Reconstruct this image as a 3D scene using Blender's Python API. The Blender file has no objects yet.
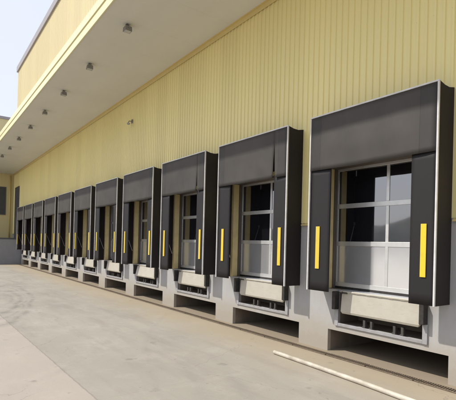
import bpy, bmesh, math, random
from mathutils import Vector, Matrix, noise

R = math.radians
scene = bpy.context.scene
COL = scene.collection

# ------------------------------------------------------------------ layout (metres)
CAM_H = 2.3105          # eye height over the yard
WY = 7.264              # front face of the dock wall (wall runs along X)
PITCH = 3.6             # one dock bay
C0 = -5.032             # centre of the dock bay nearest the photographer
NB = 11
XE = -48.0              # where the canopy meets the end building
XR = 9.0                # wall goes on past the frame on the right
SOF = 8.83              # canopy soffit height
FY = 3.94               # fascia front
SHZ = 1.367             # bottom of the dock shelters

# ------------------------------------------------------------------ materials
def new_mat(name):
    m = bpy.data.materials.new(name)
    m.use_nodes = True
    nt = m.node_tree
    return m, nt, nt.nodes['Principled BSDF']

def ramp(nt, fac, stops):
    n = nt.nodes.new('ShaderNodeValToRGB')
    el = n.color_ramp.elements
    while len(el) < len(stops):
        el.new(0.5)
    for e, (p, c) in zip(el, stops):
        e.position = p
        e.color = (*c, 1) if len(c) == 3 else c
    nt.links.new(fac, n.inputs['Fac'])
    return n.outputs['Color']

def noise_tex(nt, scale, detail=4.0, rough=0.55, vec=None, stretch=None, coord='Object'):
    tc = nt.nodes.new('ShaderNodeTexCoord')
    v = vec or tc.outputs[coord]
    if stretch:
        mp = nt.nodes.new('ShaderNodeMapping')
        mp.inputs['Scale'].default_value = stretch
        nt.links.new(v, mp.inputs['Vector'])
        v = mp.outputs['Vector']
    n = nt.nodes.new('ShaderNodeTexNoise')
    n.inputs['Scale'].default_value = scale
    n.inputs['Detail'].default_value = detail
    n.inputs['Roughness'].default_value = rough
    nt.links.new(v, n.inputs['Vector'])
    return n.outputs['Fac']

def mix(nt, a, b, fac, mode='MIX'):
    n = nt.nodes.new('ShaderNodeMix')
    n.data_type = 'RGBA'
    n.blend_type = mode
    for key, v in ((6, a), (7, b)):
        if isinstance(v, (tuple, list)):
            n.inputs[key].default_value = (*v, 1)
        else:
            nt.links.new(v, n.inputs[key])
    if isinstance(fac, (int, float)):
        n.inputs[0].default_value = fac
    else:
        nt.links.new(fac, n.inputs[0])
    return n.outputs[2]

def mth(nt, op, a, b=None, c=None, clamp=False):
    n = nt.nodes.new('ShaderNodeMath')
    n.operation = op
    n.use_clamp = clamp
    for i, v in enumerate((a, b, c)):
        if v is None:
            continue
        if isinstance(v, (int, float)):
            n.inputs[i].default_value = v
        else:
            nt.links.new(v, n.inputs[i])
    return n.outputs[0]

def bump(nt, bsdf, h, strength=0.2, dist=0.01):
    b = nt.nodes.new('ShaderNodeBump')
    b.inputs['Strength'].default_value = strength
    b.inputs['Distance'].default_value = dist
    nt.links.new(h, b.inputs['Height'])
    nt.links.new(b.outputs['Normal'], bsdf.inputs['Normal'])

def weathered(name, base, dirt, rough=0.5, metal=0.0, scale=3.0, amount=0.35, stretch=None,
              bmp=0.0, bscale=60.0, spec=0.5, coord='Object'):
    m, nt, b = new_mat(name)
    f = noise_tex(nt, scale, 6, 0.62, stretch=stretch, coord=coord)
    fr = ramp(nt, f, [(0.35, (0, 0, 0)), (0.75, (amount,) * 3)])
    nt.links.new(mix(nt, base, dirt, fr), b.inputs['Base Color'])
    g = noise_tex(nt, scale * 2.3, 3, coord=coord)
    nt.links.new(mth(nt, 'MULTIPLY_ADD', g, 0.25, rough - 0.12, clamp=True), b.inputs['Roughness'])
    b.inputs['Metallic'].default_value = metal
    b.inputs['Specular IOR Level'].default_value = spec
    if bmp:
        bump(nt, b, noise_tex(nt, bscale, 3, coord=coord), bmp, 0.004)
    return m

M = {}

def cladding_mat(name, base, dirt):
    m, nt, b = new_mat(name)
    geo = nt.nodes.new('ShaderNodeNewGeometry')
    sep = nt.nodes.new('ShaderNodeSeparateXYZ')
    nt.links.new(geo.outputs['Position'], sep.inputs[0])
    # each sheet (0.9 m cover) has its own slight tone
    sheet = mth(nt, 'FLOOR', mth(nt, 'DIVIDE', sep.outputs['X'], 0.9))
    wn = nt.nodes.new('ShaderNodeTexWhiteNoise')
    wn.noise_dimensions = '1D'
    nt.links.new(sheet, wn.inputs['W'])
    tone = ramp(nt, wn.outputs['Value'], [(0, (0.955,) * 3), (1, (1.03,) * 3)])
    streak = noise_tex(nt, 1.0, 5, 0.6, stretch=(5.0, 5.0, 0.35))
    fr = ramp(nt, streak, [(0.45, (0, 0, 0)), (0.85, (0.35,) * 3)])
    c = mix(nt, base, dirt, fr)
    c = mix(nt, c, tone, 1.0, 'MULTIPLY')
    # fixing screws along each rib, one row per purlin
    px = mth(nt, 'MULTIPLY', mth(nt, 'SUBTRACT', mth(nt, 'FRACT', mth(nt, 'DIVIDE', mth(nt, 'ADD', sep.outputs['X'], 48.04), 0.33)), 0.5), 0.33)
    pz = mth(nt, 'MULTIPLY', mth(nt, 'SUBTRACT', mth(nt, 'FRACT', mth(nt, 'DIVIDE', sep.outputs['Z'], 1.45)), 0.5), 1.45)
    dd = mth(nt, 'ADD', mth(nt, 'MULTIPLY', px, px), mth(nt, 'MULTIPLY', pz, pz))
    c = mix(nt, c, (0.20, 0.17, 0.11), mth(nt, 'MULTIPLY', mth(nt, 'LESS_THAN', dd, 0.00011), 0.4))
    nt.links.new(c, b.inputs['Base Color'])
    b.inputs['Roughness'].default_value = 0.42
    return m

M['clad'] = cladding_mat('yellow_cladding', (0.80, 0.705, 0.325), (0.73, 0.63, 0.285))
M['clad_up'] = cladding_mat('yellow_parapet_cladding', (0.66, 0.56, 0.29), (0.55, 0.45, 0.24))
M['jamb'] = weathered('yellow_jamb', (0.74, 0.62, 0.31), (0.50, 0.40, 0.19), 0.5, scale=4, amount=0.5)
M['fascia'] = weathered('cream_fascia', (0.80, 0.74, 0.44), (0.70, 0.63, 0.36), 0.35, scale=1.2, amount=0.3, coord='Generated')
M['trim_y'] = weathered('yellow_flashing', (0.66, 0.53, 0.22), (0.5, 0.4, 0.18), 0.4, scale=2, amount=0.3)
M['soffit'] = weathered('soffit_panel', (0.68, 0.67, 0.62), (0.58, 0.57, 0.515), 0.5, scale=0.6, amount=0.5, stretch=(0.6, 1.5, 1))
M['coping'] = weathered('grey_coping', (0.33, 0.31, 0.31), (0.25, 0.24, 0.23), 0.5, scale=2)
M['roof'] = weathered('roof_sheet', (0.35, 0.35, 0.34), (0.25, 0.25, 0.24), 0.6)

def dock_concrete():
    m, nt, b = new_mat('painted_dock_concrete')
    geo = nt.nodes.new('ShaderNodeNewGeometry')
    sep = nt.nodes.new('ShaderNodeSeparateXYZ')
    nt.links.new(geo.outputs['Position'], sep.inputs[0])
    base = mix(nt, (0.405, 0.403, 0.395), (0.345, 0.34, 0.33), ramp(nt, noise_tex(nt, 1.6, 7, 0.65), [(0.35, (0, 0, 0)), (0.8, (0.8,) * 3)]))
    run = noise_tex(nt, 1.0, 5, 0.6, stretch=(9, 9, 0.7))
    base = mix(nt, base, (0.33, 0.30, 0.26), ramp(nt, run, [(0.54, (0, 0, 0)), (0.85, (0.55,) * 3)]))
    # splashed dirt near the ground, broken by noise
    n = noise_tex(nt, 6.0, 6, 0.7)
    h = mth(nt, 'ADD', sep.outputs['Z'], mth(nt, 'MULTIPLY', n, -0.5))
    sp = ramp(nt, h, [(0.0, (0.55,) * 3), (0.06, (0.25,) * 3), (0.38, (0, 0, 0))])
    base = mix(nt, base, (0.30, 0.26, 0.20), sp)
    # mud wiped up the piers
    base = mix(nt, base, (0.36, 0.315, 0.245), ramp(nt, mth(nt, 'ADD', sep.outputs['Z'], mth(nt, 'MULTIPLY', noise_tex(nt, 2.0, 6, 0.7), -0.9)), [(0.0, (0.6,) * 3), (0.45, (0, 0, 0))]))
    # scuffs
    v = noise_tex(nt, 14.0, 6, 0.75)
    base = mix(nt, base, (0.22, 0.20, 0.18), ramp(nt, v, [(0.66, (0, 0, 0)), (0.78, (0.45,) * 3)]))
    nt.links.new(base, b.inputs['Base Color'])
    b.inputs['Roughness'].default_value = 0.75
    bump(nt, b, noise_tex(nt, 40, 5, 0.6), 0.25, 0.006)
    return m
M['dock'] = dock_concrete()
M['greywall'] = weathered('grey_rendered_wall', (0.30, 0.30, 0.31), (0.22, 0.22, 0.22), 0.8, scale=1.5, amount=0.5, bmp=0.2)
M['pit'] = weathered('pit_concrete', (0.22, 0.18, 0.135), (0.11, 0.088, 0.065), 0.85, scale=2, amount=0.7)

def fabric(name, base, dust, amt, rough=0.62, inset=False):
    m, nt, b = new_mat(name)
    oi = nt.nodes.new('ShaderNodeObjectInfo')
    tc = nt.nodes.new('ShaderNodeTexCoord')
    off = nt.nodes.new('ShaderNodeVectorMath'); off.operation = 'ADD'
    sc = nt.nodes.new('ShaderNodeVectorMath'); sc.operation = 'SCALE'
    cmb = nt.nodes.new('ShaderNodeCombineXYZ')
    for i in range(3):
        nt.links.new(oi.outputs['Random'], cmb.inputs[i])
    nt.links.new(cmb.outputs[0], sc.inputs[0]); sc.inputs['Scale'].default_value = 37.0
    nt.links.new(tc.outputs['Object'], off.inputs[0]); nt.links.new(sc.outputs[0], off.inputs[1])
    v = off.outputs[0]
    f = noise_tex(nt, 1.3, 6, 0.6, vec=v, stretch=(1, 1, 0.8))
    c = mix(nt, base, dust, ramp(nt, f, [(0.32, (amt * 0.45,) * 3), (0.72, (amt,) * 3)]))
    s = noise_tex(nt, 3.0, 5, 0.7, vec=v, stretch=(6, 6, 0.5))
    c = mix(nt, c, tuple(x * 1.35 for x in dust), ramp(nt, s, [(0.58, (0, 0, 0)), (0.8, (0.35 * amt,) * 3)]))
    if inset:
        sp = nt.nodes.new('ShaderNodeSeparateXYZ')
        nt.links.new(tc.outputs['Object'], sp.inputs[0])
        ins = mth(nt, 'MULTIPLY', mth(nt, 'GREATER_THAN', sp.outputs['X'], -1.13), mth(nt, 'LESS_THAN', sp.outputs['X'], 1.12))
        c = mix(nt, c, mix(nt, c, (1.22, 1.16, 1.12), 1.0, 'MULTIPLY'), ins)
        for xx in (-1.13, 1.12):
            st = mth(nt, 'LESS_THAN', mth(nt, 'ABSOLUTE', mth(nt, 'SUBTRACT', sp.outputs['X'], xx)), 0.006)
            c = mix(nt, c, (0.02, 0.02, 0.02), mth(nt, 'MULTIPLY', st, 0.5))
    nt.links.new(c, b.inputs['Base Color'])
    b.inputs['Roughness'].default_value = rough
    b.inputs['Specular IOR Level'].default_value = 0.3
    w = noise_tex(nt, 260, 2, 0.5, vec=tc.outputs['Object'])
    bump(nt, b, w, 0.12, 0.002)
    return m
def stripe_mat():
    m, nt, b = new_mat('yellow_stripe')
    oi = nt.nodes.new('ShaderNodeObjectInfo')
    c = mix(nt, (0.78, 0.56, 0.02), (0.48, 0.38, 0.09), mth(nt, 'MULTIPLY', oi.outputs['Random'], 0.45))
    geo = nt.nodes.new('ShaderNodeNewGeometry')
    f = noise_tex(nt, 7, 6, 0.7, vec=geo.outputs['Position'])
    c = mix(nt, c, (0.20, 0.15, 0.05), ramp(nt, f, [(0.55, (0, 0, 0)), (0.8, (0.3,) * 3)]))
    nt.links.new(c, b.inputs['Base Color'])
    b.inputs['Roughness'].default_value = 0.5
    return m
M['head'] = fabric('dusty_grey_curtain', (0.0295, 0.0292, 0.0285), (0.066, 0.062, 0.0565), 0.75, inset=True)
M['pad'] = fabric('charcoal_curtain', (0.013, 0.0125, 0.0135), (0.042, 0.037, 0.035), 0.25)
M['side'] = fabric('black_side_fabric', (0.016, 0.0135, 0.013), (0.036, 0.029, 0.027), 0.5, 0.75)
M['yellow'] = stripe_mat()
M['white'] = weathered('white_aluminium_trim', (0.66, 0.655, 0.64), (0.40, 0.385, 0.36), 0.4, scale=4, amount=0.6)
M['alu'] = weathered('door_aluminium', (0.72, 0.72, 0.70), (0.5, 0.5, 0.48), 0.32, metal=0.55, scale=5, amount=0.4)
M['steel'] = weathered('galvanised_steel', (0.45, 0.46, 0.48), (0.28, 0.27, 0.26), 0.45, metal=0.4, scale=7, amount=0.5)
M['framegrey'] = weathered('grey_frame_paint', (0.36, 0.36, 0.37), (0.22, 0.20, 0.18), 0.55, scale=6, amount=0.7)
M['track'] = weathered('brown_door_track', (0.12, 0.10, 0.08), (0.07, 0.06, 0.05), 0.6, scale=5, amount=0.6)
M['oldsteel'] = weathered('grimy_steel', (0.085, 0.078, 0.07), (0.04, 0.035, 0.03), 0.6, metal=0.3, scale=7, amount=0.8)
M['rubber'] = weathered('black_rubber', (0.022, 0.021, 0.020), (0.07, 0.06, 0.05), 0.75, scale=12, amount=0.6)
M['cream'] = None

def lip_mat():
    m, nt, b = new_mat('cream_leveller_paint')
    n = noise_tex(nt, 3.0, 6, 0.65, coord='Object')
    c = mix(nt, (0.475, 0.445, 0.375), (0.37, 0.34, 0.275), ramp(nt, n, [(0.4, (0, 0, 0)), (0.75, (0.6,) * 3)]))
    s = noise_tex(nt, 2.0, 6, 0.75, stretch=(2, 2, 10))
    c = mix(nt, c, (0.24, 0.19, 0.13), ramp(nt, s, [(0.56, (0, 0, 0)), (0.8, (0.45,) * 3)]))
    nt.links.new(c, b.inputs['Base Color'])
    b.inputs['Roughness'].default_value = 0.5
    return m
M['cream'] = lip_mat()

def glass():
    m, nt, b = new_mat('dark_door_glazing')
    b.inputs['Base Color'].default_value = (0.010, 0.010, 0.013, 1)
    b.inputs['Roughness'].default_value = 0.035
    b.inputs['IOR'].default_value = 3.3
    bump(nt, b, noise_tex(nt, 1.6, 2), 0.05, 0.01)
    return m
M['glass'] = glass()

def silver():
    m, nt, b = new_mat('silver_bottom_panel')
    f = noise_tex(nt, 2.5, 5)
    nt.links.new(mix(nt, (0.88, 0.89, 0.90), (0.74, 0.74, 0.735), f), b.inputs['Base Color'])
    b.inputs['Metallic'].default_value = 0.72
    b.inputs['Roughness'].default_value = 0.14
    bump(nt, b, noise_tex(nt, 1.0, 2, stretch=(60, 1, 0.5)), 0.06, 0.004)
    return m
M['silver'] = silver()
M['window'] = weathered('grey_window_glass', (0.06, 0.065, 0.07), (0.04, 0.04, 0.045), 0.2)
M['louvre'] = weathered('dark_grey_louvre', (0.085, 0.085, 0.092), (0.06, 0.06, 0.06), 0.5, scale=2)
M['lampbody'] = weathered('grey_lamp_housing', (0.24, 0.235, 0.225), (0.13, 0.13, 0.125), 0.45, metal=0.3, scale=8)
M['lens'] = weathered('lamp_glass', (0.50, 0.50, 0.48), (0.35, 0.35, 0.33), 0.12, scale=10)
M['pipe'] = weathered('cream_plastic_pipe', (0.56, 0.525, 0.44), (0.28, 0.24, 0.18), 0.55, scale=3.5, amount=0.95)
M['grate'] = weathered('rusty_grate', (0.24, 0.19, 0.135), (0.12, 0.09, 0.06), 0.75, metal=0.3, scale=14, amount=0.7)
M['dark'] = weathered('drain_shade_and_dirt', (0.05, 0.04, 0.03), (0.20, 0.165, 0.12), 0.9, scale=1.2, amount=0.9)
M['hill'] = weathered('hazed_wooded_hill', (0.15, 0.155, 0.15), (0.10, 0.105, 0.10), 0.9, scale=0.15, amount=0.8)  # distance haze is put into the colour: paler, greyer woodland

def yard_mat():
    m, nt, b = new_mat('yard_concrete')
    geo = nt.nodes.new('ShaderNodeNewGeometry')
    pos = geo.outputs['Position']
    sep = nt.nodes.new('ShaderNodeSeparateXYZ')
    nt.links.new(pos, sep.inputs[0])
    X, Y = sep.outputs['X'], sep.outputs['Y']
    big = noise_tex(nt, 0.22, 6, 0.62, vec=pos)
    med = noise_tex(nt, 1.1, 7, 0.68, vec=pos)
    streak = noise_tex(nt, 1.0, 6, 0.65, vec=pos, stretch=(0.35, 1.6, 1))
    c = mix(nt, (0.345, 0.322, 0.278), (0.285, 0.265, 0.228), ramp(nt, big, [(0.35, (0, 0, 0)), (0.7, (1, 1, 1))]))
    c = mix(nt, c, (0.405, 0.378, 0.328), ramp(nt, med, [(0.5, (0, 0, 0)), (0.75, (0.7,) * 3)]))
    c = mix(nt, c, (0.25, 0.23, 0.20), ramp(nt, streak, [(0.48, (0, 0, 0)), (0.72, (0.72,) * 3)]))
    # the slab on the near side of the joint was poured later: pinker
    jy = mth(nt, 'SUBTRACT', Y, mth(nt, 'MULTIPLY_ADD', X, 0.0193, 2.19))      # signed distance to joint
    wob = mth(nt, 'MULTIPLY_ADD', noise_tex(nt, 5.0, 3, vec=pos), 0.05, -0.025)
    jyw = mth(nt, 'ADD', jy, wob)
    other = mth(nt, 'LESS_THAN', jyw, 0.0)
    pink = mix(nt, c, (0.405, 0.360, 0.315), 0.5)
    c = mix(nt, c, pink, other)
    # tan stains along the foot of the wall
    sy = mth(nt, 'ADD', Y, mth(nt, 'MULTIPLY', noise_tex(nt, 0.7, 6, 0.7, vec=pos), 1.7))
    st = ramp(nt, mth(nt, 'DIVIDE', sy, 10.0), [(0.60, (0, 0, 0)), (0.74, (0.8,) * 3)])
    c = mix(nt, c, (0.35, 0.290, 0.202), st)
    sy2 = mth(nt, 'ADD', Y, mth(nt, 'MULTIPLY', noise_tex(nt, 2.5, 6, 0.7, vec=pos), 0.5))
    c = mix(nt, c, (0.25, 0.205, 0.15), ramp(nt, mth(nt, 'DIVIDE', sy2, 10.0), [(0.70, (0, 0, 0)), (0.745, (0.75,) * 3)]))
    # joints
    jl = mth(nt, 'LESS_THAN', mth(nt, 'ABSOLUTE', jyw), 0.013)
    c = mix(nt, c, (0.15, 0.13, 0.11), mth(nt, 'MULTIPLY', jl, 0.38))
    jx = mth(nt, 'ABSOLUTE', mth(nt, 'SUBTRACT', mth(nt, 'FRACT', mth(nt, 'DIVIDE', mth(nt, 'ADD', X, 3.1), 6.0)), 0.5))
    c = mix(nt, c, (0.2, 0.18, 0.16), mth(nt, 'MULTIPLY', mth(nt, 'LESS_THAN', jx, 0.0011), 0.2))
    # tyre marks: arcs left by turning lorries
    tn = noise_tex(nt, 1.6, 5, 0.7, vec=pos)
    tm = ramp(nt, tn, [(0.40, (0.05,) * 3), (0.6, (1, 1, 1))])
    total = None
    for (cx, cy, rr, w, a) in ((-14.5, -4.2, 9.1, .12, .10), (-11, -9, 13.6, .22, .12), (-11, -9, 14.3, .13, .10),
                               (-2, 18, 15.5, .12, .13), (-30, -12, 17.0, .18, .16), (-24, -6.5, 10.6, .2, .15)):
        dx = mth(nt, 'SUBTRACT', X, cx); dy = mth(nt, 'SUBTRACT', Y, cy)
        d = mth(nt, 'SQRT', mth(nt, 'ADD', mth(nt, 'MULTIPLY', dx, dx), mth(nt, 'MULTIPLY', dy, dy)))
        e = mth(nt, 'DIVIDE', mth(nt, 'ABSOLUTE', mth(nt, 'SUBTRACT', d, rr)), w)
        k = mth(nt, 'MULTIPLY', mth(nt, 'SUBTRACT', 1.0, e, clamp=True), a)
        total = k if total is None else mth(nt, 'MAXIMUM', total, k)
    # scrubbed loop of a lorry that turned on the spot
    lx = mth(nt, 'SUBTRACT', X, -17.2); ly = mth(nt, 'SUBTRACT', Y, 2.26)
    s_ = mth(nt, 'ADD', mth(nt, 'MULTIPLY', lx, -0.985), mth(nt, 'MULTIPLY', ly, 0.17))
    t_ = mth(nt, 'ADD', mth(nt, 'MULTIPLY', lx, 0.17), mth(nt, 'MULTIPLY', ly, 0.985))
    t_ = mth(nt, 'ADD', t_, mth(nt, 'MULTIPLY_ADD', noise_tex(nt, 0.5, 2, vec=pos), 0.36, -0.18))
    s_ = mth(nt, 'DIVIDE', mth(nt, 'SUBTRACT', s_, 0.8), 5.4); t_ = mth(nt, 'DIVIDE', t_, 1.02)
    e_ = mth(nt, 'SQRT', mth(nt, 'ADD', mth(nt, 'MULTIPLY', s_, s_), mth(nt, 'MULTIPLY', t_, t_)))
    for rr, w, a in ((1.0, .13, .55), (.80, .07, .35), (.60, .15, .6), (.33, .14, .35)):
        k = mth(nt, 'MULTIPLY', mth(nt, 'SUBTRACT', 1.0, mth(nt, 'DIVIDE', mth(nt, 'ABSOLUTE', mth(nt, 'SUBTRACT', e_, rr)), w), clamp=True), a)
        total = mth(nt, 'MAXIMUM', total, k)
    tf = mth(nt, 'MULTIPLY', total, tm)
    c = mix(nt, c, (0.13, 0.125, 0.12), tf)
    # hairline cracks here and there
    vo = nt.nodes.new('ShaderNodeTexVoronoi')
    vo.feature = 'DISTANCE_TO_EDGE'
    vo.inputs['Scale'].default_value = 0.33
    wv = nt.nodes.new('ShaderNodeVectorMath'); wv.operation = 'ADD'
    nz = nt.nodes.new('ShaderNodeTexNoise'); nz.inputs['Scale'].default_value = 1.3; nz.inputs['Detail'].default_value = 5
    nt.links.new(pos, nz.inputs['Vector'])
    nt.links.new(pos, wv.inputs[0]); nt.links.new(nz.outputs['Color'], wv.inputs[1])
    nt.links.new(wv.outputs[0], vo.inputs['Vector'])
    ck = mth(nt, 'MULTIPLY', mth(nt, 'LESS_THAN', vo.outputs['Distance'], 0.0022), ramp(nt, noise_tex(nt, 0.35, 2, vec=pos), [(0.5, (0, 0, 0)), (0.6, (0.4,) * 3)]))
    c = mix(nt, c, (0.15, 0.135, 0.115), ck)
    # small oil spots
    sp = noise_tex(nt, 2.2, 3, 0.5, vec=pos)
    c = mix(nt, c, (0.16, 0.145, 0.125), ramp(nt, sp, [(0.66, (0, 0, 0)), (0.74, (0.5,) * 3)]))
    dp = noise_tex(nt, 9.0, 3, 0.5, vec=pos)
    c = mix(nt, c, (0.15, 0.135, 0.115), ramp(nt, dp, [(0.69, (0, 0, 0)), (0.74, (0.4,) * 3)]))
    fine = noise_tex(nt, 45, 4, 0.7, vec=pos)
    c = mix(nt, c, ramp(nt, fine, [(0.3, (0.95,) * 3), (0.7, (1.04,) * 3)]), 1.0, 'MULTIPLY')
    nt.links.new(c, b.inputs['Base Color'])
    b.inputs['Roughness'].default_value = 0.82
    b.inputs['Specular IOR Level'].default_value = 0.3
    bump(nt, b, mth(nt, 'ADD', mth(nt, 'MULTIPLY', fine, 0.4), med), 0.25, 0.01)
    return m
M['yard'] = yard_mat()

# ------------------------------------------------------------------ geometry helpers
def box(bm, x0, x1, y0, y1, z0, z1):
    vs = [bm.verts.new(p) for p in ((x0, y0, z0), (x1, y0, z0), (x1, y1, z0), (x0, y1, z0),
                                    (x0, y0, z1), (x1, y0, z1), (x1, y1, z1), (x0, y1, z1))]
    for f in ((0, 3, 2, 1), (4, 5, 6, 7), (0, 1, 5, 4), (1, 2, 6, 5), (2, 3, 7, 6), (3, 0, 4, 7)):
        bm.faces.new([vs[i] for i in f])

def prism(bm, poly, axis, a, b):
    """poly in the plane across `axis` (0: points are (y,z); 1: (x,z); 2: (x,y)) pushed from a to b"""
    def P(q, t):
        return (t, q[0], q[1]) if axis == 0 else ((q[0], t, q[1]) if axis == 1 else (q[0], q[1], t))
    A = [bm.verts.new(P(q, a)) for q in poly]
    B = [bm.verts.new(P(q, b)) for q in poly]
    n = len(poly)
    bm.faces.new(A); bm.faces.new(B[::-1])
    for i in range(n):
        bm.faces.new((A[i], B[i], B[(i + 1) % n], A[(i + 1) % n]))

def tube(bm, pts, r, seg=12, cap=True):
    rings = []
    pts = [Vector(p) for p in pts]
    for i, p in enumerate(pts):
        d = (pts[min(i + 1, len(pts) - 1)] - pts[max(i - 1, 0)]).normalized()
        up = Vector((0, 0, 1)) if abs(d.z) < 0.9 else Vector((0, 1, 0))
        s = d.cross(up).normalized(); t = s.cross(d)
        rr = r[i] if isinstance(r, (list, tuple)) else r
        rings.append([bm.verts.new(p + (s * math.cos(2 * math.pi * k / seg) + t * math.sin(2 * math.pi * k / seg)) * rr) for k in range(seg)])
    for a, b in zip(rings, rings[1:]):
        for k in range(seg):
            bm.faces.new((a[k], a[(k + 1) % seg], b[(k + 1) % seg], b[k]))
    if cap:
        bm.faces.new(rings[0][::-1]); bm.faces.new(rings[-1])

def obj(name, bm, mat, parent=None, loc=(0, 0, 0), bevel=0.0, smooth=False):
    bmesh.ops.recalc_face_normals(bm, faces=bm.faces)
    me = bpy.data.meshes.new(name)
    bm.to_mesh(me); bm.free()
    me.materials.append(mat)
    if smooth:
        for p in me.polygons:
            p.use_smooth = True
    o = bpy.data.objects.new(name, me)
    COL.objects.link(o)
    o.location = loc
    if parent:
        o.parent = parent
    if bevel:
        md = o.modifiers.new('edge', 'BEVEL')
        md.width = bevel; md.segments = 2; md.limit_method = 'ANGLE'; md.angle_limit = R(40)
    return o

def boxes(name, lst, mat, parent=None, bevel=0.0, loc=(0, 0, 0)):
    bm = bmesh.new()
    for b in lst:
        box(bm, *b)
    return obj(name, bm, mat, parent, loc, bevel)

def empty(name, loc, label, cat, group=None):
    o = bpy.data.objects.new(name, None)
    COL.objects.link(o)
    o.location = loc
    o.empty_display_size = 0.3
    tag(o, label, cat, group)
    return o

def tag(o, label, cat, group=None):
    o['label'] = label; o['category'] = cat
    if group:
        o['group'] = group

def structure(o):
    o['kind'] = 'structure'
    return o

def copy_tree(o, parent=None):
    c = o.copy()
    COL.objects.link(c)
    c.parent = parent
    for ch in list(o.children):
        copy_tree(ch, c)
    return c

def wall_grid(bm, xs, zs, hole, y0, y1):
    """wall sheet with rectangular holes: front y0, back y1, reveals round each hole"""
    def quad(*p):
        bm.faces.new([bm.verts.new(q) for q in p])
    nx, nz = len(xs) - 1, len(zs) - 1
    solid = [[not hole((xs[i] + xs[i + 1]) / 2, (zs[j] + zs[j + 1]) / 2) for j in range(nz)] for i in range(nx)]
    S = lambda i, j: 0 <= i < nx and 0 <= j < nz and solid[i][j]
    for i in range(nx):
        for j in range(nz):
            if not S(i, j):
                continue
            a, b, c, d = xs[i], xs[i + 1], zs[j], zs[j + 1]
            quad((a, y0, c), (b, y0, c), (b, y0, d), (a, y0, d))
            quad((a, y1, c), (a, y1, d), (b, y1, d), (b, y1, c))
            if not S(i - 1, j): quad((a, y0, c), (a, y0, d), (a, y1, d), (a, y1, c))
            if not S(i + 1, j): quad((b, y0, c), (b, y1, c), (b, y1, d), (b, y0, d))
            if not S(i, j - 1): quad((a, y0, c), (a, y1, c), (b, y1, c), (b, y0, c))
            if not S(i, j + 1): quad((a, y0, d), (b, y0, d), (b, y1, d), (a, y1, d))
    bmesh.ops.remove_doubles(bm, verts=bm.verts, dist=1e-5)

def ribbed(bm, x0, x1, z0, z1, y, pitch=0.165, rib=0.023, zlow=None):
    """trapezoidal sheet facing -Y; zlow(xmid) may raise the lower edge over openings"""
    n = int(round((x1 - x0) / pitch))
    prof = []
    for i in range(n):
        a = x0 + i * pitch
        prof += [(a, y), (a + 0.104, y), (a + 0.116, y - rib), (a + 0.153, y - rib)]
    prof.append((x0 + n * pitch, y))
    for (xa, ya), (xb, yb) in zip(prof, prof[1:]):
        zl = zlow((xa + xb) / 2) if zlow else z0
        bm.faces.new([bm.verts.new(q) for q in ((xa, ya, zl), (xb, yb, zl), (xb, yb, z1), (xa, ya, z1))])
    bmesh.ops.remove_doubles(bm, verts=bm.verts, dist=1e-5)

CX = [C0 - PITCH * k for k in range(NB)]
rng = random.Random(7)

# ------------------------------------------------------------------ the setting
bm = bmesh.new()
S_ = 700
bm.faces.new([bm.verts.new(p) for p in ((-S_, -S_, 0), (S_, -S_, 0), (S_, S_, 0), (-S_, S_, 0))])
structure(obj('ground', bm, M['yard']))

# low wooded ridge across the yard, behind the photographer (what the door glass mirrors)
bm = bmesh.new()
nx = 140
rows = []
for j, (yy, hh) in enumerate(((-95, 0.0), (-104, 0.55), (-118, 1.0), (-150, 0.9), (-190, 0.0))):
    row = []
    for i in range(nx):
        x = -420 + i * 6.0
        h = 9 + 6 * noise.noise(Vector((x * 0.02, 3.1, 0))) + 4.0 * noise.noise(Vector((x * 0.09, 1.7, j)))
        row.append(bm.verts.new((x, yy + 6 * noise.noise(Vector((x * 0.05, j, 5))), max(h, 1) * hh - 0.05)))
    rows.append(row)
for a, b in zip(rows, rows[1:]):
    for i in range(nx - 1):
        bm.faces.new((a[i], a[i + 1], b[i + 1], b[i]))
structure(obj('hills', bm, M['hill'], smooth=True))

# ------------------------------------------------------------------ warehouse
wh = empty('warehouse', (C0 - 16, WY, 0), 'long yellow ribbed warehouse with a deep canopy over its grey dock wall', 'warehouse')
whl = Vector(wh.location)
def wpart(name, bm, mat, bevel=0.0, parent=None):
    """geometry given in world metres, parented to the warehouse (or one of its parts)"""
    o = obj(name, bm, mat, None, (0, 0, 0), bevel)
    p = parent or wh
    o.parent = p
    base = whl
    if parent is None:
        o.matrix_parent_inverse = Matrix.Translation(-base)
    return o

xs = {XE, XR}
for c in CX:
    xs |= {c - 1.255, c + 1.443, c - 1.0, c + 1.03, c - 1.345, c + 1.345}
xs = sorted(xs)
DZ = 1.38
zs = [-0.1, 0.486, 0.65, DZ, 4.10, SOF + 0.2]
def hole(x, z):
    for c in CX:
        if 0 < z < 0.486 and c - 1.255 < x < c + 1.443: return True
        if 0.65 < z < DZ and c - 1.0 < x < c + 1.03: return True
        if DZ < z < 4.10 and c - 1.345 < x < c + 1.345: return True
    return z < 0.486 and False
bm = bmesh.new()
wall_grid(bm, xs, zs, hole, WY, WY + 0.10)
wpart('dock_wall', bm, M['dock'])

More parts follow.
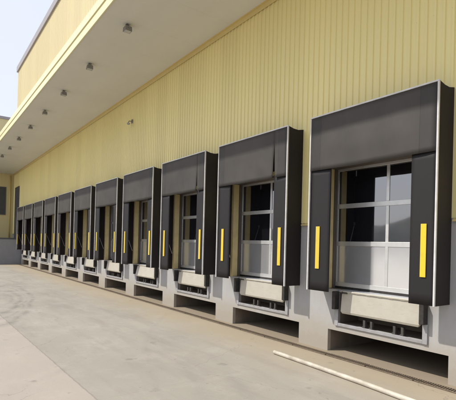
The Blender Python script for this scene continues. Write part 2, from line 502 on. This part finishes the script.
bm = bmesh.new()           # rooms under the dock and the leveller pits
x_a, x_b = XE + 0.5, XR - 0.5
box(bm, x_a, x_b, WY + 2.2, WY + 2.4, 0, 1.25)
box(bm, x_a, x_b, WY + 0.105, WY + 2.2, 0.50, 0.64)
for a_, b_ in zip([x_a] + [c + 1.446 for c in CX[::-1]], [c - 1.258 for c in CX[::-1]] + [x_b]):
    box(bm, a_, b_, WY + 0.105, WY + 2.19, 0, 0.495)
for c in CX:
    box(bm, c - 1.20, c - 1.01, WY + 0.105, WY + 1.2, 0.645, 1.32)
    box(bm, c + 1.04, c + 1.20, WY + 0.105, WY + 1.2, 0.645, 1.32)
    box(bm, c - 1.344, c - 0.975, WY + 0.102, WY + 0.70, 1.325, 1.379)
    box(bm, c + 1.005, c + 1.344, WY + 0.102, WY + 0.70, 1.325, 1.379)
    box(bm, c - 1.01, c + 1.04, WY + 0.75, WY + 0.95, 0.645, 1.32)
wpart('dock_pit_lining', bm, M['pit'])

def zlow(x):
    for c in CX:
        if c - 1.36 < x < c + 1.36:
            return 4.13
    return 2.86
bm = bmesh.new()
ribbed(bm, XE + 0.02, XE + 0.02 + 0.165 * int((XR - XE) / 0.165), 2.86, SOF - 0.002, WY - 0.008, zlow=zlow)
cl = wpart('wall_cladding', bm, M['clad'])
# sill flashing under the sheets, between the shelters
edges = [XE + 0.05] + [v for c in CX[::-1] for v in (c - 1.48, c + 1.48)] + [XR]
for a, b in zip(edges[::2], edges[1::2]):
    bm = bmesh.new()
    prism(bm, [(WY - 0.002, 2.80), (WY - 0.055, 2.80), (WY - 0.055, 2.825), (WY - 0.012, 2.856), (WY - 0.002, 2.856)], 0, a, b)
    wpart('sill_flashing', bm, M['trim_y'])

# canopy
bm = bmesh.new()
box(bm, XE, XR, FY + 0.03, WY, SOF + 0.03, SOF + 0.34)
can = wpart('canopy', bm, M['roof'])
bm = bmesh.new()
x = XE + 0.01
while x < XR:                                       # soffit sheets with open seams
    box(bm, x, min(x + 1.798, XR), FY + 0.05, WY - 0.002, SOF, SOF + 0.026)
    x += 1.80
wpart('soffit', bm, M['soffit'], 0, can)
bm = bmesh.new()
prism(bm, [(FY + 0.03, 8.80), (FY, 8.80), (FY, 9.055), (FY + 0.012, 9.065), (FY + 0.03, 9.065)], 0, XE, XR)
wpart('fascia', bm, M['fascia'], 0, can)
bm = bmesh.new()
prism(bm, [(FY + 0.03, 9.075), (FY - 0.03, 9.075), (FY - 0.03, 9.335), (FY + 0.02, 9.36), (FY + 0.12, 9.36), (FY + 0.12, 9.18), (FY + 0.03, 9.18)], 0, XE, XR)
wpart('fascia', bm, M['fascia'], 0, can)
bm = bmesh.new()
prism(bm, [(WY - 0.045, SOF - 0.13), (WY - 0.06, SOF - 0.13), (WY - 0.06, SOF - 0.012), (WY - 0.13, SOF - 0.012), (WY - 0.13, SOF - 0.001), (WY - 0.045, SOF - 0.001)], 0, XE, XR)
wpart('soffit_trim', bm, M['trim_y'], 0, can)

# upper storey over the canopy
UX = -26.35
bm = bmesh.new()
nn = int((XR - UX) / 0.165)
ribbed(bm, UX, UX + nn * 0.165, 9.30, 11.62, FY + 0.10, rib=0.009)
box(bm, UX, UX + nn * 0.165, FY + 0.11, WY + 10, 9.20, 11.60)
up = wpart('parapet_wall', bm, M['clad_up'])
bm = bmesh.new()
box(bm, UX - 0.05, XR + 0.05, FY + 0.03, WY + 10.1, 11.62, 11.92)
wpart('coping', bm, M['coping'], 0.01, up)
bm = bmesh.new()
box(bm, XE, UX - 0.01, WY + 0.16, WY + 10, SOF + 0.2, SOF + 0.45)
box(bm, XE, XR, WY + 10, WY + 10.3, 0, 9.18)
box(bm, XR, XR + 0.3, WY, WY + 10.3, 0, 9.18)
box(bm, XE - 0.02, XE + 0.2, WY + 0.16, WY + 10, 0, 9.0)
wpart('roof', bm, M['roof'])

# tall dark louvred opening in the last bay
bm = bmesh.new()
lx0, lx1 = -46.6, -44.55
box(bm, lx0, lx0 + 0.1, WY - 0.10, WY - 0.005, 2.36, 7.35)
box(bm, lx1 - 0.1, lx1, WY - 0.10, WY - 0.005, 2.36, 7.35)
box(bm, lx0 + 0.1, lx1 - 0.1, WY - 0.10, WY - 0.005, 7.25, 7.35)
z = 2.36
while z < 7.2:
    prism(bm, [(WY - 0.085, z), (WY - 0.07, z), (WY - 0.045, z + 0.15), (WY - 0.06, z + 0.15)], 0, lx0 + 0.1, lx1 - 0.1)
    z += 0.125
wpart('louvre', bm, M['louvre'])

# sectional doors: part of the warehouse, one per bay
DY = WY + 0.27
def door_bm(c):
    """frame, glazing, bottom panel, jambs, seal as bmeshes, in world metres"""
    fr = bmesh.new()
    L_, R_ = c - 1.335, c + 1.335
    zr = [(1.43, 1.525), (2.34, 2.44), (3.18, 3.28), (4.02, 4.12)]
    for a, b in zr:
        box(fr, L_, R_, DY, DY + 0.045, a, b)
    for (_, a), (b, _) in zip(zr, zr[1:]):
        box(fr, L_, L_ + 0.065, DY + 0.002, DY + 0.045, a, b)
        box(fr, R_ - 0.065, R_, DY + 0.002, DY + 0.045, a, b)
        box(fr, c - 0.035, c + 0.035, DY + 0.003, DY + 0.045, a, b)
    gl = bmesh.new()
    for (_, a), (b, _) in list(zip(zr, zr[1:]))[1:]:
        box(gl, L_ + 0.066, c - 0.036, DY + 0.018, DY + 0.03, a + .001, b - .001)
        box(gl, c + 0.036, R_ - 0.066, DY + 0.018, DY + 0.03, a + .001, b - .001)
    bp = bmesh.new()
    a, b = zr[0][1], zr[1][0]
    box(bp, L_ + 0.066, c - 0.036, DY + 0.012, DY + 0.03, a + .001, b - .001)
    box(bp, c + 0.036, R_ - 0.066, DY + 0.012, DY + 0.03, a + .001, b - .001)
    jm, jr = bmesh.new(), bmesh.new()
    box(jm, c - 1.344, c - 1.312, WY - 0.03, DY - 0.105, 1.383, 4.098)
    box(jr, c + 1.312, c + 1.344, WY - 0.03, DY - 0.105, 1.383, 4.098)
    box(jm, c - 1.40, c - 1.346, WY - 0.04, WY - 0.012, 1.383, 4.16)
    box(jr, c + 1.346, c + 1.40, WY - 0.04, WY - 0.012, 1.383, 4.16)
    ds = bmesh.new()
    box(ds, c - 1.344, c - 1.300, DY - 0.103, DY - 0.003, 1.383, 4.098)
    box(ds, c + 1.300, c + 1.344, DY - 0.103, DY - 0.003, 1.383, 4.098)
    box(ds, c - 1.299, c + 1.299, DY - 0.103, DY - 0.003, 4.070, 4.097)
    box(ds, c - 1.311, c + 1.311, WY - 0.03, DY - 0.105, 4.066, 4.097)
    sl = bmesh.new()
    box(sl, L_, R_, DY + 0.002, DY + 0.04, DZ + 0.004, 1.429)
    return fr, gl, bp, jm, jr, sl, ds
proto = None
for k, c in enumerate(CX):
    if k == 0:
        fr, gl, bp, jm, jr, sl, ds = door_bm(0.0)
        T = Matrix.Translation((0, -WY, 0))
        for b_ in (fr, gl, bp, jm, jr, sl, ds):
            bmesh.ops.transform(b_, matrix=T, verts=b_.verts)
        d = obj('dock_door', fr, M['alu'], None, bevel=0.004)
        obj('glazing', gl, M['glass'], d)
        obj('bottom_panel', bp, M['silver'], d)
        obj('door_jamb', jm, M['jamb'], d, bevel=0.006)
        obj('door_jamb', jr, M['jamb'], d, bevel=0.006)
        obj('door_track', ds, M['track'], d, bevel=0.003)
        obj('bottom_seal', sl, M['rubber'], d)
        proto = d
        d.parent = wh
    else:
        d = copy_tree(proto, wh)
    d.location = (c - whl.x, 0, 0)

# ------------------------------------------------------------------ end building and grey block
ax = XE - 0.02
an = empty('end_building', (ax - 6, 6, 0), 'taller yellow building closing the far end of the yard under the canopy', 'building')
bm = bmesh.new()
box(bm, ax - 14, ax, -1.0, 17, 0, 14.3)
obj('wall', bm, M['clad_up'], an, (-an.location.x, -6, 0))
boxes('coping', [(ax - 14.1, ax + 0.08, -1.1, 17.1, 14.3, 14.55)], M['coping'], an, 0.01, (-an.location.x, -6, 0))
w = boxes('window', [(ax + 0.004, ax + 0.06, 2.6, 2.68, 4.7, 7.5), (ax + 0.004, ax + 0.06, 6.5, 6.58, 4.7, 7.5), (ax + 0.004, ax + 0.06, 4.55, 4.63, 4.78, 7.42),
                     (ax + 0.004, ax + 0.06, 2.68, 6.5, 4.7, 4.78), (ax + 0.004, ax + 0.06, 2.68, 6.5, 7.42, 7.5)], M['louvre'], an, 0.004, (-an.location.x, -6, 0))
boxes('pane', [(ax + 0.01, ax + 0.03, 2.681, 4.549, 4.781, 7.419), (ax + 0.01, ax + 0.03, 4.631, 6.499, 4.781, 7.419)], M['window'], w)
bm = bmesh.new()
tube(bm, [(ax + 0.08, 6.92, 2.3), (ax + 0.08, 6.92, 8.7)], 0.06)
obj('downpipe', bm, M['trim_y'], an, (-an.location.x, -6, 0), smooth=True)

bk = empty('ramp_block', (-45.6, 4, 0), 'low grey rendered block between the last dock and the far building', 'ramp')
boxes('wall', [(-2.35, 2.35, -5.0, 3.24, 0, 2.28)], M['greywall'], bk, 0.012)
boxes('capping', [(-2.35, 2.40, -5.05, 3.24, 2.282, 2.40)], M['louvre'], bk, 0.008)

# ------------------------------------------------------------------ dock shelters
ORD = ['first', 'second', 'third', 'fourth', 'fifth', 'sixth', 'seventh', 'eighth', 'ninth', 'tenth', 'eleventh']

def curtain_bm(x0, x1, z0, z1, y, th, amp, seed, nx=26, nz=12, slit=None, sag=0.0):
    """hanging sheet with gentle wrinkles; slit = (x, zbottom-to-top height) tapering cut"""
    bm = bmesh.new()
    def Y(x, z):
        u = (z1 - z) / (z1 - z0)
        e = min((x - x0), (x1 - x)) / (x1 - x0) * 6
        e = max(0.0, min(1.0, e))
        w = noise.noise(Vector((x * 1.5 + seed * 7.3, z * 1.1, seed))) + 0.45 * noise.noise(Vector((x * 4.0 + z * 2.2, z * 2.5, seed + 9)))
        return y - amp * u * e * (0.45 + w) - 0.004
    def sheet(xa, xb, n, fx=None):
        g = []
        for i in range(n + 1):
            col = []
            for j in range(nz + 1):
                t = j / nz
                z = z1 + (z0 - z1) * t
                x = xa + (xb - xa) * i / n
                if fx:
                    x = fx(x, t, i, n)
                zz = z - sag * t * math.sin(math.pi * (x - x0) / (x1 - x0)) * (0.7 + 0.6 * noise.noise(Vector((x * 2, seed, 2))))
                col.append((x, Y(x, z), zz))
            g.append(col)
        fr = [[bm.verts.new(p) for p in c] for c in g]
        bk = [[bm.verts.new((p[0], p[1] + th, p[2])) for p in c] for c in g]
        for i in range(n):
            for j in range(nz):
                bm.faces.new((fr[i][j], fr[i][j + 1], fr[i + 1][j + 1], fr[i + 1][j]))
                bm.faces.new((bk[i][j], bk[i + 1][j], bk[i + 1][j + 1], bk[i][j + 1]))
        for i in range(n):
            for j in (0, nz):
                bm.faces.new((fr[i][j], fr[i + 1][j], bk[i + 1][j], bk[i][j]))
        for j in range(nz):
            for i in (0, n):
                bm.faces.new((fr[i][j], bk[i][j], bk[i][j + 1], fr[i][j + 1]))
    if slit is None:
        sheet(x0, x1, nx)
    else:
        sx, t0, wid = slit
        def left(x, t, i, n):
            return x - (wid * 0.5 * max(0, (t - t0) / (1 - t0)) if i == n else 0)
        def right(x, t, i, n):
            return x + (wid * 0.5 * max(0, (t - t0) / (1 - t0)) if i == 0 else 0)
        n1 = int(nx * (sx - x0) / (x1 - x0))
        sheet(x0, sx - 0.0005, n1, left)
        sheet(sx + 0.0005, x1, nx - n1, right)
    return bm

# parts that every shelter shares (local: x about the bay centre, y from the wall face, z from the shelter's foot)
FD = -0.496
TOPZ = 3.76
HX = 1.443
def side_bm(s):
    bm = bmesh.new()
    x0, x1 = sorted((s * HX, s * (HX - 0.03)))
    prism(bm, [(-0.004, 0), (FD + 0.012, 0), (FD + 0.012, TOPZ - 0.012), (-0.33, TOPZ - 0.045), (-0.18, TOPZ - 0.05), (-0.004, TOPZ - 0.012)], 0, x0, x1)
    return bm
def top_bm():
    bm = bmesh.new()
    prism(bm, [(-0.004, TOPZ - 0.05), (-0.004, TOPZ - 0.018), (-0.18, TOPZ - 0.056), (-0.33, TOPZ - 0.052), (FD + 0.012, TOPZ - 0.016), (FD + 0.012, TOPZ - 0.05), (-0.33, TOPZ - 0.085), (-0.18, TOPZ - 0.088)], 0, -HX + 0.031, HX - 0.031)
    return bm
def trim_bm():
    bm = bmesh.new()
    w, y0, y1 = 0.027, FD - 0.026, FD + 0.010
    box(bm, -HX - 0.004, -HX + w, y0, y1, -0.004, TOPZ - w)
    box(bm, HX - w, HX + 0.004, y0, y1, -0.004, TOPZ - w)
    box(bm, -HX - 0.004, HX + 0.004, y0, y1, TOPZ - w + 0.001, TOPZ + 0.004)
    return bm
def brace_bm(s):
    bm = bmesh.new()
    if True:
        tube(bm, [(s * 1.39, FD + 0.05, 1.52), (s * 1.36, -0.075, 0.56)], 0.012, 8)
        box(bm, s * 1.39 - 0.02, s * 1.39 + 0.02, FD + 0.03, FD + 0.07, 1.49, 1.55)
    return bm

shared = {}
sh_label = [
    'first dock shelter counted from the loose pale pipe, largest in view',
    'second dock shelter counted from the loose pale pipe, head curtain slit near one end',
    'third dock shelter counted from the loose pale pipe, narrow slit in its grey head curtain',
    'fourth dock shelter counted from the loose pale pipe',
    'fifth dock shelter counted from the loose pale pipe',
    'middle one of eleven dock shelters, five on either side of it',
    'fifth dock shelter counted from the grey block at the far end of the wall',
    'fourth dock shelter counted from the grey block at the far end of the wall',
    'third dock shelter counted from the grey block at the far end of the wall',
    'second dock shelter counted from the grey block at the far end of the wall',
    'last dock shelter of the row, standing next to the low grey block',
]
slits = {1: (0.985, 0.25, 0.085), 2: (1.0, 0.40, 0.065)}
for k, c in enumerate(CX):
    e = empty('dock_shelter', (c, WY, SHZ), sh_label[k], 'dock shelter', 'dock shelters along the wall')
    def part(key, make, name, mat, parent, bevel=0.0):
        if key not in shared:
            shared[key] = obj(name, make(), mat, parent, bevel=bevel)
            return shared[key]
        o = shared[key].copy(); COL.objects.link(o); o.parent = parent
        return o
    part('sideL', lambda: side_bm(-1), 'side_panel', M['side'], e)
    part('sideR', lambda: side_bm(1), 'side_panel', M['side'], e)
    part('top', top_bm, 'top_panel', M['side'], e)
    part('slit_backing', lambda: (lambda b: (box(b, -HX + 0.032, HX - 0.032, -0.36, -0.33, 2.78, TOPZ - 0.10), b)[1])(bmesh.new()), 'added_head_backing', M['side'], e)  # black sheet added behind the head curtain to keep sun out of the slits
    part('trim', trim_bm, 'edge_trim', M['white'], e, 0.004)
    part('braceL', lambda: brace_bm(-1), 'brace', M['steel'], e)
    part('braceR', lambda: brace_bm(1), 'brace', M['steel'], e)
    o = obj('head_curtain', curtain_bm(-HX + 0.036, HX - 0.036, 2.585, TOPZ - 0.036, FD - 0.012, 0.008, rng.uniform(0.035, 0.055), k * 3.7 + 1, slit=slits.get(k), sag=0.02), M['head'], e, smooth=False)
    for p in o.data.polygons: p.use_smooth = abs(p.normal.y) > 0.6
    for s in (-1, 1):
        a, b = (-HX + 0.036, -0.865) if s < 0 else (0.963, HX - 0.036)
        bm = curtain_bm(a, b, 0.0, 2.66, FD + 0.016, 0.03, 0.003, k * 5.1 + s, nx=6, nz=14)
        o = obj('side_curtain', bm, M['pad'], e)
        for p in o.data.polygons: p.use_smooth = abs(p.normal.y) > 0.6
        jx = 0 if k < 1 else rng.uniform(-0.015, 0.015)
        st = boxes('guide_stripe', [(lambda q: (q[0] + jx, q[1] + jx))((-1.225, -1.118) if s < 0 else (1.168, 1.27)) + (FD - 0.008, FD + 0.004, 0.47, 1.375)], M['yellow'], o, 0.003)

# ------------------------------------------------------------------ dock levellers
lv_label = [
    'cream lip dock leveller in the pit under the first shelter counted from the pale pipe',
    'cream lip dock leveller in the pit under the second shelter counted from the pale pipe',
    'cream lip dock leveller in the pit under the third shelter counted from the pale pipe',
    'cream lip dock leveller in the pit under the fourth shelter counted from the pale pipe',
    'cream lip dock leveller in the pit under the fifth shelter counted from the pale pipe',
    'cream lip dock leveller in the pit under the middle one of eleven shelters',
    'cream lip dock leveller under the fifth shelter counted from the far grey block',
    'cream lip dock leveller under the fourth shelter counted from the far grey block',
    'cream lip dock leveller under the third shelter counted from the far grey block',
    'cream lip dock leveller under the second shelter counted from the far grey block',
    'cream lip dock leveller under the last shelter, next to the far grey block',
]
def lip_bm(tilt):
    bm = bmesh.new()
    t, bo = -0.035, -0.035 - tilt
    z1, z0 = DZ - 0.035, 0.89
    xl, xr = -0.86, 0.935
    # plate with tapered ends, folded a little along its crown line
    zc = z0 + 0.045
    prof = [(t, z1), (bo + 0.012, zc), (bo + 0.03, z0), (bo + 0.07, z0), (bo + 0.055, zc), (t + 0.04, z1)]
    xo = [0.0, 0.0, 0.03, 0.03, 0.0, 0.0]
    A = [bm.verts.new((xl + d, y, z)) for (y, z), d in zip(prof, xo)]
    B = [bm.verts.new((xr - d, y, z)) for (y, z), d in zip(prof, xo)]
    bm.faces.new(A); bm.faces.new(B[::-1])
    for i in range(6):
        bm.faces.new((A[i], B[i], B[(i + 1) % 6], A[(i + 1) % 6]))
    # hinge barrel with knuckles
    tube(bm, [(xl - 0.02, t - 0.004, z1 + 0.012), (xr + 0.02, t - 0.004, z1 + 0.012)], 0.022, 10)
    for i in range(7):
        x = xl + 0.12 + i * 0.255
        box(bm, x, x + 0.10, t - 0.020, t + 0.01, z1 - 0.012, z1 + 0.028)
    return bm
lproto = {}
for k, c in enumerate(CX):
    e = empty('dock_leveller', (c, WY, 0), lv_label[k], 'dock leveller', 'dock levellers in the wall pits')
    tl = 0.045 if k < 2 else (0.10, 0.07, 0.055)[k % 3]
    obj('lip', lip_bm(tl), M['cream'], e, bevel=0.006)
    if k < 4:
        boxes('latch', [(-0.83, -0.70, -0.066, -0.046, 1.318, 1.352), (-0.845, -0.81, -0.075, -0.066, 1.31, 1.36)], M['oldsteel'], e, 0.003)
    def lp(key, lst, name, mat, bevel=0.005):
        if key not in lproto:
            lproto[key] = boxes(name, lst, mat, e, bevel)
        else:
            o = lproto[key].copy(); COL.objects.link(o); o.parent = e
    lp('plat', [(-0.97, 1.0, -0.012, 0.70, DZ - 0.045, DZ)], 'platform', M['steel'])
    lp('fr', [(-1.05, -0.955, -0.035, -0.003, 0.60, 0.96), (0.975, 1.07, -0.035, -0.003, 0.60, 0.96), (-0.954, 0.974, -0.03, -0.003, 0.60, 0.665)], 'pit_frame', M['framegrey'])
    for s, (a, b) in ((-1, (-1.04, -0.955)), (1, (0.965, 1.06))):
        lp('bump%d' % s, [(a, b, -0.15, -0.003, 0.962, 1.35)], 'bumper', M['rubber'], 0.012)
    for i, x in enumerate((-0.33, -0.16, 0.36, 0.53)):
        lp('sup%d' % i, [(x, x + 0.055, 0.0, 0.07, 0.667, 0.82), (x - 0.01, x + 0.065, -0.02, 0.09, 0.667, 0.69)], 'lip_support', M['oldsteel'])

# ------------------------------------------------------------------ lamps under the canopy
def floodlight_parts(e):
    bm = bmesh.new()
    box(bm, -0.07, 0.07, -0.07, 0.07, -0.018, 0)
    tube(bm, [(0, 0, -0.018), (0, 0, -0.07)], 0.02, 10)
    box(bm, -0.165, 0.165, -0.02, 0.02, -0.085, -0.07)
    for s in (-1, 1):
        box(bm, s * 0.158 - 0.006, s * 0.158 + 0.006, -0.02, 0.02, -0.20, -0.086)
    obj('bracket', bm, M['lampbody'], e, bevel=0.002)
    bm = bmesh.new()
    sec = [(-0.135, -0.12), (0.135, -0.12), (0.15, -0.30), (-0.15, -0.30)]
    prism(bm, sec, 0, -0.145, 0.145)
    for i in range(7):
        x = -0.115 + i * 0.036
        box(bm, x, x + 0.008, -0.09, 0.09, -0.12, -0.095)
    obj('housing', bm, M['lampbody'], e, bevel=0.004)
    obj('lens', (lambda b: (box(b, -0.125, 0.125, -0.125, 0.125, -0.309, -0.3005), b)[1])(bmesh.new()), M['lens'], e, bevel=0.002)
lamp0 = None
for i in range(8):
    x = -12.18 - 3.573 * i
    far = ['first floodlight under the canopy counted from the open near end, largest of them',
           'second floodlight under the canopy counted from the open near end',
           'third floodlight under the canopy counted from the open near end',
           'fourth floodlight under the canopy counted from the open near end',
           'fifth floodlight under the canopy counted from the open near end',
           'third floodlight under the canopy counted from the far yellow building',
           'second floodlight under the canopy counted from the far yellow building',
           'small floodlight under the canopy, last before the far yellow building'][i]
    if lamp0 is None:
        e = empty('floodlight', (x, 4.76, SOF), far, 'floodlight', 'floodlights under the canopy')
        floodlight_parts(e); lamp0 = e
    else:
        e = copy_tree(lamp0); e.location = (x, 4.76, SOF); e['label'] = far
    e.scale = (0.72,) * 3
    e.rotation_euler = (R(rng.uniform(-2, 2)), 0, R(rng.uniform(-6, 6)))

# small camera on the wall, under the soffit
e = empty('security_camera', (-17.66, WY - 0.04, 7.5), 'small grey security camera fixed high on the ribbed yellow wall', 'camera')
bm = bmesh.new()
box(bm, -0.06, 0.06, -0.03, 0.0, 0.02, 0.18)
tube(bm, [(0, -0.03, 0.10), (0, -0.14, 0.09), (0, -0.17, 0.03)], 0.018, 8)
obj('bracket', bm, M['lampbody'], e, bevel=0.003)
bm = bmesh.new()
tube(bm, [(-0.10, -0.12, 0.0), (0.14, -0.24, -0.07)], 0.05, 14)
obj('body', bm, M['lampbody'], e)
bm = bmesh.new()
tube(bm, [(0.141, -0.2405, -0.0703), (0.148, -0.244, -0.0724)], 0.04, 14)
obj('lens', bm, M['glass'], e)

# ------------------------------------------------------------------ pipe and drain
bm = bmesh.new()
pts = [(-6.66, 6.03, 0.043), (-5.6, 6.0, 0.043), (-4.4, 5.945, 0.043), (-3.4, 5.87, 0.043), (-1.5, 5.74, 0.043), (1.5, 5.6, 0.043)]
tube(bm, [(-6.695, 6.031, 0.043), (-6.685, 6.03, 0.043)] + pts, [0.025, 0.036] + [0.041] * 6, 16)
o = obj('pipe', bm, M['pipe'], smooth=True)
tag(o, 'pale cream pipe lying loose on the concrete in front of the wall', 'pipe')

e = empty('drain', (-18, 6.98, 0), 'narrow rusty grated drain along the foot of the dock wall', 'drain')
boxes('channel_shade_sheet', [(-25.0, 26.0, -0.085, 0.085, 0.001, 0.005)], M['dark'], e)  # flat sheet coloured dark for the shade of a recess, with dirt patches
def grate_bm():
    bm = bmesh.new()
    L = 0.97
    box(bm, 0, L, -0.085, -0.070, 0.006, 0.020)
    box(bm, 0, L, 0.070, 0.085, 0.006, 0.020)
    n = 22
    for i in range(n + 1):
        x = i * (L - 0.016) / n
        box(bm, x, x + 0.016, -0.069, 0.069, 0.006, 0.018)
    return bm
g0 = None
for i in range(51):
    if g0 is None:
        g0 = obj('grate', grate_bm(), M['grate'], e); o = g0
    else:
        o = g0.copy(); COL.objects.link(o); o.parent = e
    o.location = (-25.0 + i, rng.uniform(-0.004, 0.004), rng.uniform(0, 0.003))
    o.rotation_euler = (0, 0, rng.uniform(-0.004, 0.004))

# ------------------------------------------------------------------ light, sky
SUN = Vector((-0.645, -1.0, 1.45)).normalized()
el = math.asin(SUN.z)
rot = math.atan2(SUN.x, SUN.y)
world = bpy.data.worlds.new('World')
scene.world = world
world.use_nodes = True
nt = world.node_tree
bg = nt.nodes['Background']
sky = nt.nodes.new('ShaderNodeTexSky')
sky.sky_type = 'NISHITA'
sky.sun_disc = False
sky.sun_elevation = el
sky.sun_rotation = rot
sky.air_density = 1.3
sky.dust_density = 2.5
sky.ozone_density = 1.6
nt.links.new(mix(nt, sky.outputs['Color'], (4.6, 4.75, 5.45), 0.82), bg.inputs['Color'])   # milky haze over the clear-sky model
bg.inputs['Strength'].default_value = 0.145

ld = bpy.data.lights.new('sun', 'SUN')
ld.energy = 3.1
ld.angle = R(0.9)
ld.color = (1.0, 0.95, 0.87)
lo = bpy.data.objects.new('sun', ld)
COL.objects.link(lo)
lo.rotation_euler = (-SUN).to_track_quat('-Z', 'Y').to_euler()
lo.location = (-20, -30, 40)

# ------------------------------------------------------------------ camera
yaw, pit, rol = 0.92443977, 0.0039542, 0.02531546
fw = Vector((-math.sin(yaw) * math.cos(pit), math.cos(yaw) * math.cos(pit), math.sin(pit)))
r = Vector((math.cos(yaw), math.sin(yaw), 0)); u = r.cross(fw)
r2 = r * math.cos(rol) + u * math.sin(rol)
u2 = -r * math.sin(rol) + u * math.cos(rol)
cd = bpy.data.cameras.new('camera')
cam = bpy.data.objects.new('camera', cd)
COL.objects.link(cam)
mw = Matrix((( r2.x, u2.x, -fw.x, 0), (r2.y, u2.y, -fw.y, 0), (r2.z, u2.z, -fw.z, CAM_H), (0, 0, 0, 1)))
cam.matrix_world = mw
cd.sensor_fit = 'HORIZONTAL'
cd.sensor_width = 36
cd.lens = 420.2902 / 456 * 36
cd.shift_x = -11.9587 / 456
cd.shift_y = 42.9277 / 456
cd.clip_start = 0.05
cd.clip_end = 3000
scene.camera = cam

scene.view_settings.view_transform = 'Standard'
scene.view_settings.look = 'None'
scene.view_settings.gamma = 1
scene.view_settings.exposure = 0.45
scene.view_settings.use_curve_mapping = False
scene.cycles.use_denoising = True
scene.cycles.max_bounces = 8
scene.cycles.diffuse_bounces = 5
